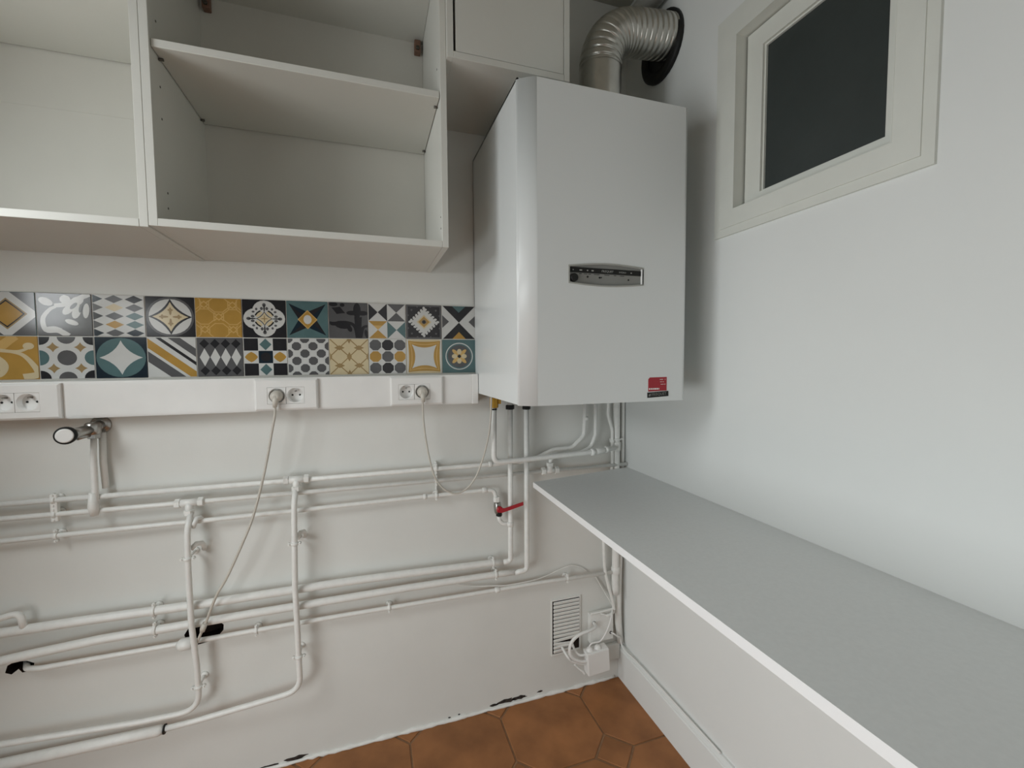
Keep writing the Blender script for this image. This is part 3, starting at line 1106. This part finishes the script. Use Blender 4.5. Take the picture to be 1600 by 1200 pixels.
# ------------------------------------------------------------------ pipe fittings
def collar(t, p, r, axis='x', wall=True, dark=False):
    """pipe clip: band, two ears with screws, stem to the wall"""
    x_, y_, z_ = p
    m = MB()
    ax = Vector((1, 0, 0)) if axis == 'x' else Vector((0, 0, 1))
    m.lathe([(r + .0016, -.0035), (r + .0024, -.0028), (r + .0024, .0028), (r + .0016, .0035)], Vector(p), ax, 16)
    o_ = Vector((0, 0, 1)) if axis == 'x' else Vector((1, 0, 0))
    for s in (-1, 1):
        c = Vector(p) + o_ * s * (r + .0055)
        m.lathe([(.0036, -.004), (.0036, .004)], c, (0, 1, 0), 8)
        m.lathe([(.0024, .004), (.0020, .0065)], c, (0, -1, 0), 8)
        q = Vector(p) + o_ * s * (r + .001)
        m.tube([q, c], .0026, 8)
    if wall:
        m.tube([(x_, y_ + r, z_), (x_, -.0006, z_)], .0035, 8)
        m.lathe([(.0095, 0), (.0085, .003), (.004, .004)], (x_, -.0002, z_), (0, -1, 0), 14)
    return m.build('pipe_clip', PIPE, t)


def nut(m, c, axis, r, l):
    m.lathe([(r * .85, -l / 2), (r, -l / 2 + .001), (r, l / 2 - .001), (r * .85, l / 2)], c, axis, 6, smooth=False)


def tee(t, p, r, down=1, w_=.024):
    """compression tee: run along x, branch along -z*down"""
    m = MB()
    P = Vector(p)
    m.lathe([(r + .003, -w_), (r + .003, w_)], P, (1, 0, 0), 14)
    for s in (-1, 1): nut(m, P + Vector((s * w_, 0, 0)), (1, 0, 0), r + .0055, .012)
    m.tube([P, P + Vector((0, -.006, -.022 * down))], r + .003, 12)
    nut(m, P + Vector((0, -.006, -.022 * down)), (0, 0, 1), r + .0055, .012)
    return m.build('tee_fitting', PIPE, t)


def joint(t, p, r, axis='x', l=.012):
    m = MB()
    m.lathe([(r, -l), (r + .0022, -l * .8), (r + .0022, l * .8), (r, l)], p, (1, 0, 0) if axis == 'x' else (0, 0, 1), 14)
    return m.build('coupling', PIPE, t)


# A: topmost run, S-bend up to the boiler
t = thing('water_pipe', 'thin white pipe, topmost of the three upper runs, S-bend up to boiler', 'pipe', (-1, -.022, .78))
MB().tube([(-1.79, -.022, .784), (-.345, -.022, .781), (-.300, -.024, .800), (-.267, -.026, .813), (-.205, -.027, .814),
           (-.163, -.028, .850), (-.157, -.028, 1.005)], .0063, 12, bend=.035).build('tube', PIPE, t)
tee(t, (-.992, -.024, .785), .0063)
collar(t, (-.631, -.022, .783), .0063)
collar(t, (-1.487, -.022, .784), .0063)
joint(t, (-.47, -.022, .7815), .0063, l=.006)
joint(t, (-.157, -.028, .905), .0063, 'z', .006)

# B: second upper run
t = thing('water_pipe', 'thin white pipe, second of the three upper runs, ending in the corner', 'pipe', (-.8, -.022, .75))
MB().tube([(-1.79, -.022, .752), (-1.26, -.022, .750), (-.0005, -.022, .745)], .0060, 12).build('tube', PIPE, t)
tee(t, (-1.229, -.024, .750), .0060)
collar(t, (-.631, -.022, .748), .0060, wall=False)
collar(t, (-1.487, -.022, .751), .0060)
m = MB()
P0 = Vector((-.278, -.023, .7465))
m.lathe([(.0085, -.022), (.0085, .022)], P0, (1, 0, 0), 12)
for s in (-1, 1): nut(m, P0 + Vector((s * .022, 0, 0)), (1, 0, 0), .0125, .012)
m.tube([P0, P0 + Vector((0, 0, .025))], .0088, 12)
nut(m, P0 + Vector((0, 0, .02)), (0, 0, 1), .0118, .012)
m.build('tee_fitting', PIPE, t)
MB().tube([(-.278, -.023, .758), (-.277, -.023, .782), (-.262, -.026, .792), (-.175, -.030, .798), (-.140, -.030, .812), (-.1235, -.030, .850),
           (-.1225, -.030, 1.005)], .0058, 12, bend=.03).build('tube', PIPE, t)

# C: third upper run with ball valve
t = thing('water_pipe', 'thin white pipe, lowest of the three upper runs, with a red lever valve', 'pipe', (-.9, -.022, .70))
MB().tube([(-1.79, -.022, .7015), (-1.255, -.022, .702), (-1.228, -.022, .7015), (-1.005, -.022, .7025), (-.484, -.022, .7055), (-.460, -.026, .703),
           (-.4545, -.029, .675), (-.4535, -.030, .655)], .0060, 12, bend=.014).build('tube', PIPE, t)
MB().tube([(-1.219, -.036, .692), (-1.2165, -.040, .702), (-1.2135, -.034, .712), (-1.208, -.024, .7105), (-1.205, -.018, .703)], [.0045, .006, .006, .0055, .004], 10).build('crossover_bend', PIPE, t)
joint(t, (-.664, -.022, .7045), .0060, l=.005)
joint(t, (-.488, -.022, .7055), .0058, l=.008)
collar(t, (-.631, -.022, .7048), .0060)
collar(t, (-1.487, -.022, .7017), .0060)
MB().box(-.6325, -.6275, -.0115, -.0008, .690, .800, .0015).build('clip_rail', PIPE, t)
MB().box(-1.4925, -1.4795, -.0265, -.0155, .735, .797, .0015).build('clip_rail', PIPE, t)
MB().tube([(-.4480, -.030, .632), (-.4455, -.030, .612), (-.436, -.032, .601), (-.410, -.038, .600)], .0060, 12, bend=.01).build('tube', PIPE, t)
m = MB()
nut(m, Vector((-.4535, -.030, .677)), (0, 0, 1), .0105, .016)
m.build('union_nut', PIPE, t)
m = MB()
m.lathe([(.008, -.018), (.0105, -.014), (.0115, -.006), (.0115, .006), (.0105, .014), (.008, .018)], (-.4510, -.030, .651), (0.05, 0, -1), 16)
m.tube([(-.4505, -.030, .650), (-.4505, -.050, .650)], .0065, 12)
vb = m.build('stop_valve', CHROME, t)
m = MB()
m.lathe([(.0095, 0), (.0095, .004), (.006, .006)], (-.4505, -.049, .652), (0, -1, 0), 14)
lp = [(-.455, .647), (-.448, .658), (-.437, .6555), (-.428, .6575), (-.379, .6685), (-.3785, .6585), (-.43, .6465), (-.446, .643)]
m.prism(lp, XZ(-.054), .0, -.003)
m.build('lever', RED, vb)
m = MB()
nut(m, Vector((-.4475, -.034, .633)), (0, 0, 1), .0095, .013)
m.build('valve_nut', BLACK, vb)

# D + E: heating flow
t = thing('heating_pipe', 'white pipe from boiler turning into upper of two thick lower runs', 'pipe', (-.7, -.03, .48))
MB().tube([(-.4125, -.040, 1.015), (-.4145, -.040, .487), (-.436, -.036, .4845)], .0076, 14, bend=.016).build('tube', PIPE, t)
MB().tube([(-.436, -.035, .4845), (-.475, -.030, .485), (-.710, -.028, .491), (-.880, -.028, .495), (-1.20, -.028, .495), (-1.450, -.028, .499), (-1.79, -.028, .50)],
          [.0078, .0098, .0102, .0105, .0105, .0105, .0105], 14).build('tube', PIPE, t)
joint(t, (-.4145, -.040, .600), .0076, 'z', .007)
collar(t, (-.466, -.0302, .4848), .0092)
collar(t, (-1.310, -.028, .4965), .0105)
MB().tube([(-1.79, -.030, .505), (-1.66, -.030, .508), (-1.590, -.030, .533), (-1.553, -.030, .541), (-1.549, -.030, .503)], .0068, 12, bend=.02).build('branch_tube', PIPE, t)
m = MB()
nut(m, Vector((-.4130, -.040, .952)), (0, 0, 1), .0135, .013)
m.build('union_nut', BLACK, t)

# F + G: heating return
t = thing('heating_pipe', 'white pipe from boiler turning into lower of two thick lower runs', 'pipe', (-.7, -.03, .44))
MB().tube([(-.3615, -.040, 1.015), (-.3625, -.040, .450), (-.40, -.036, .4465)], .0076, 14, bend=.014).build('tube', PIPE, t)
MB().tube([(-.385, -.036, .4470), (-.453, -.030, .4475), (-.729, -.028, .450), (-1.10, -.028, .450), (-1.42, -.028, .448), (-1.55, -.028, .440), (-1.79, -.028, .42)],
          [.0078, .0092, .0098, .010, .010, .010, .010], 14).build('tube', PIPE, t)
collar(t, (-.458, -.030, .4475), .0090)
collar(t, (-1.310, -.028, .4495), .0100)
m = MB()
nut(m, Vector((-.3615, -.040, .950)), (0, 0, 1), .0130, .013)
m.build('union_nut', BLACK, t)

# H: thin lower run
t = thing('water_pipe', 'thin white pipe run below the two thick pipes, above the vent grille', 'pipe', (-.8, -.022, .40))
MB().tube([(-1.583, .03, .399), (-1.56, -.012, .400), (-1.53, -.022, .401), (-.975, -.022, .4005), (-.446, -.022, .394), (-.320, -.022, .3935), (-.047, -.026, .387)],
          .0060, 12, bend=.02).build('tube', PIPE, t)
for xx, zz in ((-1.098, .4005), (-.768, .398), (-.218, .3915)):
    collar(t, (xx, -.022, zz), .0060)
joint(t, (-.452, -.022, .394), .0060, l=.008)
m = MB()
m.tube([(-1.263, -.026, .400), (-1.259, -.028, .401), (-1.240, -.028, .401), (-1.234, -.026, .401)], [.011, .0145, .0145, .010], 14)
m.build('coupling_sleeve', PIPE, t)

# I: left riser
YI = -.050
t = thing('water_pipe', 'left of two thin vertical pipes, dropping from a tee and turning left', 'pipe', (-1.225, YI, .24))
MB().tube([(-1.225, -.032, .728), (-1.2275, YI, .690), (-1.2295, YI, .60), (-1.2285, YI, .46), (-1.2235, -.044, .35), (-1.2225, -.042, .236),
           (-1.345, -.040, .2365), (-1.52, -.040, .249), (-1.79, -.040, .27)], .0066, 12, bend=.045).build('tube', PIPE, t)
collar(t, (-1.2295, YI, .622), .0066, 'z')
collar(t, (-1.2225, -.043, .296), .0066, 'z')
m = MB().tube([(-1.226, -.040, .640), (-1.216, -.034, .650), (-1.208, -.022, .646), (-1.206, -.012, .634), (-1.209, -.004, .625)], .006, 10)
m.build('wall_hook', PIPE, t)

# J: right riser
YJ = -.050
t = thing('water_pipe', 'right of two thin vertical pipes, dropping from a tee and bending left', 'pipe', (-.995, YJ, .23))
MB().tube([(-.9935, -.032, .765), (-.996, YJ, .725), (-.9985, YJ, .60), (-1.0005, YJ, .51), (-.9985, YJ, .41), (-.9975, -.048, .31), (-.9965, -.046, .232),
           (-1.105, -.042, .220), (-1.24, -.034, .204), (-1.312, -.030, .199)], .0070, 12, bend=.045).build('tube', PIPE, t)
collar(t, (-.998, YJ, .626), .0070, 'z')
collar(t, (-.9975, -.048, .325), .0070, 'z')
m = MB().tube([(-.994, -.040, .640), (-.986, -.034, .648), (-.979, -.022, .645), (-.978, -.012, .635), (-.981, -.004, .625)], .0055, 10)
m.build('wall_hook', PIPE, t)

# fat sleeve pipe bottom left
t = thing('waste_pipe', 'thick white waste pipe low on the wall at bottom left', 'pipe', (-1.65, -.03, .18))
MB().tube([(-1.302, -.030, .198), (-1.312, -.030, .198), (-1.79, -.030, .203)], [.0085, .0125, .0130], 16).build('tube', PIPE, t)
m = MB().lathe([(.009, -.002), (.0112, -.0015), (.0112, .0015), (.009, .002)], (-1.3005, -.030, .1985), (1, 0, 0), 16)
m.build('rubber_ring', BLACK, t)

# K: gas pipe
t = thing('gas_pipe', 'white gas pipe below the boiler crossing in front of two uprights', 'pipe', (-.3, -.06, .8))
MB().tube([(-.4700, -.066, .975), (-.4715, -.066, .797), (-.40, -.066, .7975), (-.145, -.060, .803), (-.056, -.036, .805)], .0078, 14, bend=.022).build('tube', PIPE, t)
m = MB()
m.lathe([(.0085, -.016), (.0098, -.014), (.0098, .014), (.0085, .016)], (-.122, -.0545, .8035), (1, .22, 0), 14)
m.lathe([(.0085, -.006), (.0110, -.005), (.0110, .005), (.0085, .006)], (-.150, -.0605, .8025), (1, .1, 0), 14)
m.lathe([(.0085, -.006), (.0108, -.005), (.0108, .005), (.0085, .006)], (-.094, -.047, .8043), (1, .25, 0), 14)
m.build('coupling', PIPE, t)
m = MB()
nut(m, Vector((-.4700, -.066, .951)), (0, 0, 1), .0095, .005)
m.build('union_nut', BLACK, t)
m = MB()
nut(m, Vector((-.4690, -.066, .970)), (0, 0, 1), .0125, .030)
m.lathe([(.008, 0), (.008, .03)], (-.469, -.066, .99), (0, 0, 1), 12)
m.box(-.459, -.450, -.072, -.058, .966, 1.002, .001)
m.build('gas_fitting', BRASS, t)

# L: corner riser
t = thing('riser_pipe', 'thick white vertical pipe in the corner beside the right wall', 'pipe', (-.04, -.03, .31))
MB().tube([(-.0400, -.0165, 1.35), (-.0380, -.0165, .735), (-.0400, -.0200, .60), (-.0445, -.026, .45), (-.047, -.027, .345), (-.0465, -.027, .335), (-.0445, -.027, .313)],
          [.0115, .0115, .0112, .0112, .0115, .0125, .0130], 16).build('tube', PIPE, t)
joint(t, (-.0385, -.0165, .806), .0118, 'z', .016)
m = MB()
m.lathe([(.0145, -.003), (.0145, .003)], (-.0388, -.0165, .829), (0, 0, 1), 14)
m.box(-.062, -.016, -.022, -.012, .826, .832)
m.build('pipe_clip', PIPE, t)
joint(t, (-.045, -.026, .392), .0118, 'z', .012)

t = thing('conduit', 'white conduit tight in the corner running down to the baseboard', 'pipe', (-.015, -.012, .13))
MB().tube([(-.0100, -.0095, 1.35), (-.0100, -.0095, .76), (-.0110, -.0100, .60), (-.0260, -.0125, .33), (-.0265, -.0125, .25), (-.0240, -.0125, .20), (-.0155, -.0125, .131)],
          [.0062, .0062, .007, .0115, .0120, .0120, .0105], 14).build('tube', PIPE, t)

t = thing('cable', 'white painted cable down the back corner between the thick riser and S-bends', 'cable', (-.07, -.02, .26))
MB().tube(smooth_path([(-.0760, -.028, 1.005), (-.0760, -.028, .940), (-.0755, -.026, .914), (-.0665, -.024, .885), (-.0580, -.022, .860), (-.0570, -.021, .82),
           (-.0560, -.0195, .742), (-.066, -.014, .66), (-.083, -.018, .52), (-.087, -.024, .468), (-.084, -.026, .400), (-.074, -.030, .350),
           (-.057, -.028, .295), (-.049, -.026, .258)]), .0052, 10).build('tube', PIPE, t)
joint(t, (-.057, -.021, .825), .0056, 'z', .005)
t = thing('wire', 'thin white wire slanting down the wall into the corner cables', 'cable', (-.07, -.01, .26))
MB().tube(smooth_path([(-.106, -.004, .370), (-.102, -.006, .361), (-.077, -.010, .317), (-.058, -.020, .281), (-.048, -.024, .258), (-.046, -.024, .246)]), .0020, 8).build('strand', PIPE, t)
t = thing('wire', 'thin white wire lying along the pipe run below the two thick pipes', 'cable', (-.4, -.01, .4))
MB().tube(smooth_path([(-.66, -.006, .452), (-.62, -.010, .448), (-.575, -.012, .428), (-.52, -.012, .412), (-.47, -.016, .407), (-.42, -.020, .402), (-.33, -.017, .402), (-.28, -.012, .408), (-.24, -.010, .418),
           (-.20, -.008, .424), (-.165, -.006, .412), (-.14, -.006, .395)]), .0018, 8).build('strand', PIPE, t)

# ------------------------------------------------------------------ wall tap at left
t = thing('water_tap', 'chrome tap with white knob under the trunking at left', 'tap', (-1.41, 0, .93))
MB().lathe([(.021, 0), (.020, .003), (.010, .007)], (-1.404, -.0005, .947), (0, -1, 0), 22).build('rosette', CHROME, t)
m = MB()
m.tube([(-1.405, -.002, .946), (-1.405, -.030, .944)], .0125, 16)
m.lathe([(.0125, -.014), (.0145, -.012), (.0145, .010), (.012, .013)], (-1.405, -.030, .943), (0, 0, 1), 16)
m.tube([(-1.405, -.030, .941), (-1.419, -.060, .938), (-1.427, -.078, .9365)], [.0125, .0115, .0125], 16)
m.tube([(-1.405, -.034, .930), (-1.418, -.062, .926)], .0045, 10)
nut(m, Vector((-1.4045, -.030, .926)), (0, 0, 1), .0125, .012)
m.build('tap_body', CHROME, t)
ax = Vector((.18, -.97, .02)).normalized()
kb = Vector((-1.427, -.078, .9365))
MB().lathe([(.013, 0), (.0185, .003), (.0190, .010), (.0182, .013), (.0160, .0135)], kb, ax, 28).build('knob_rim', BLACK, t)
MB().lathe([(.0150, 0), (.0150, .0010), (.0125, .0018)], kb + ax * .0130, ax, 28).build('knob_face', PLAST, t)
m = MB()
m.tube([(-1.4045, -.030, .922), (-1.4075, -.030, .88), (-1.408, -.030, .80), (-1.411, -.028, .752)], [.0058, .0062, .0066, .0078], 12)
m.tube([(-1.397, -.012, .93), (-1.3985, -.012, .86), (-1.396, -.012, .80)], .0068, 12)
m.tube([(-1.4115, -.032, .796), (-1.413, -.030, .762), (-1.412, -.028, .742)], [.007, .0105, .0075], 12)
m.build('tap_pipe', PIPE, t)

# ------------------------------------------------------------------ vent grille
vent = thing('vent_grille', 'white louvred vent grille, cracked at its lower edge', 'vent', (-.214, 0, .13))
VX0, VX1, VZ0, VZ1 = -.266, -.1615, .130, .3165
b = MB()
b.prism([(VX0, VZ0), (VX1, VZ0 + .004), (VX1, VZ1), (VX0, VZ1)], XZ(0), 0, -.005,
        holes=[[(VX0 + .003, VZ0 + .005), (VX1 - .004, VZ0 + .008), (VX1 - .004, VZ1 - .004), (VX0 + .003, VZ1 - .004)]])
b.build('frame', PIPE, vent)
MB().box(VX0 + .004, VX1 - .003, -.0012, -.0004, VZ0 + .004, VZ1 - .003).build('shade_backing', DARKHOLE, vent)  # dark sheet painted for the shade behind the slats
nsl = 14
pz = (VZ1 - VZ0 - .014) / nsl
proto = None
for i in range(nsl):
    zz = VZ1 - .006 - pz * (i + .5)
    x1s = VX1 - .005
    ang = 0.
    if i == 10: ang = -.035
    if i == 11: ang, x1s = .10, VX1 - .030
    if i >= 12: x1s = VX1 - .036
    m = MB()
    rt = Matrix.Rotation(ang, 3, 'Y') @ Matrix.Rotation(.42, 3, 'X')
    xa, xb = VX0 + .0075, x1s
    m.box(xa, xb, -.0078, -.0022, zz - pz * .40 - (.003 if i == 11 else 0), zz + pz * .40 - (.003 if i == 11 else 0), .0012, rot=rt)
    m.build('slat', PIPE, vent)

# ------------------------------------------------------------------ junction boxes and their cables
t = thing('wall_box', 'flat square white wall box beside the vent grille', 'box', (-.09, -.002, .155))
b = MB().box(-.1335, -.0465, -.018, -.0005, .153, .2515, .0015)
b.build('cover_plate', PIPE, t)
MB().lathe([(.006, 0), (.006, .0008)], (-.120, -.018, .2215), (0, -1, 0), 12).build('cable_hole', DARKHOLE, t)  # dark discs stand for the shade in the cable holes
MB().lathe([(.005, 0), (.005, .0008)], (-.056, -.018, .176), (0, -1, 0), 12).build('cable_hole', DARKHOLE, t)
m = MB()
m.tube(smooth_path([(-.131, -.017, .2535), (-.10, -.021, .2560), (-.075, -.024, .2590), (-.052, -.024, .2610)]), .0035, 8)
m.tube(smooth_path([(-.098, -.021, .2520), (-.075, -.028, .2440), (-.058, -.028, .2480), (-.048, -.024, .2570)]), [.003] * 6 + [.0055] * 6 + [.005] * 6 + [.004], 8)
m.build('filler_strip', PIPE, t)
t2 = thing('junction_box', 'small white junction box hanging on its cables by the floor', 'box', (-.125, -.05, .078))
rtb = Matrix.Rotation(-.06, 3, 'Y')
b = MB().box(-.1635, -.0855, -.060, -.028, .0775, .1535, .0025, rot=rtb)
bx = b.build('housing', PLAST, t2)
m = MB().box(-.1620, -.0870, -.0625, -.0595, .0795, .1515, .001, rot=rtb)
m.build('lid', PLAST, t2)
for xx in (-.149, -.120):
    m = MB().lathe([(.0125, 0), (.0120, .004), (.0075, .010), (.0045, .012)], (xx, -.044, .152 + (xx + .12) * .06), (0, 0, 1), 16)
    m.build('cable_gland', PLAST, t2)
m = MB()
m.tube(smooth_path([(-.120, -.014, .2215), (-.126, -.040, .2225), (-.152, -.050, .222), (-.190, -.052, .217), (-.214, -.052, .202), (-.224, -.052, .178),
                    (-.218, -.052, .151), (-.194, -.052, .131), (-.168, -.050, .122), (-.150, -.046, .122)]), .0052, 10)
m.build('cable_loop', PLAST, t2)
m = MB()
m.tube(smooth_path([(-.232, -.010, .158), (-.226, -.040, .145), (-.212, -.042, .128), (-.192, -.043, .118), (-.172, -.043, .110), (-.155, -.043, .108)]), .0042, 10)
m.tube(smooth_path([(-.202, -.020, .176), (-.198, -.036, .156), (-.186, -.042, .143), (-.170, -.044, .140), (-.155, -.044, .141)]), .0038, 10)
m.tube(smooth_path([(-.196, -.030, .105), (-.182, -.034, .090), (-.170, -.038, .080), (-.165, -.04, .072)]), .0036, 8)
m.build('inner_cables', PLAST, t2)
m = MB()
m.tube(smooth_path([(-.054, -.024, .262), (-.069, -.044, .252), (-.081, -.050, .227), (-.097, -.050, .196), (-.114, -.050, .178), (-.130, -.048, .176), (-.142, -.046, .174), (-.150, -.044, .165), (-.150, -.044, .158)]), .0026, 8)
m.build('feed_wire', PLAST, t2)
t3 = thing('wire', 'short white wire from the wall box to the corner baseboard', 'cable', (-.04, -.018, .14))
MB().tube(smooth_path([(-.056, -.017, .176), (-.050, -.030, .176), (-.038, -.030, .166), (-.026, -.026, .158), (-.021, -.024, .146), (-.020, -.03, .1285), (-.0175, -.06, .1215), (-.012, -.12, .1215), (-.008, -.45, .1212)]), .0026, 8).build('strand', PLAST, t3)
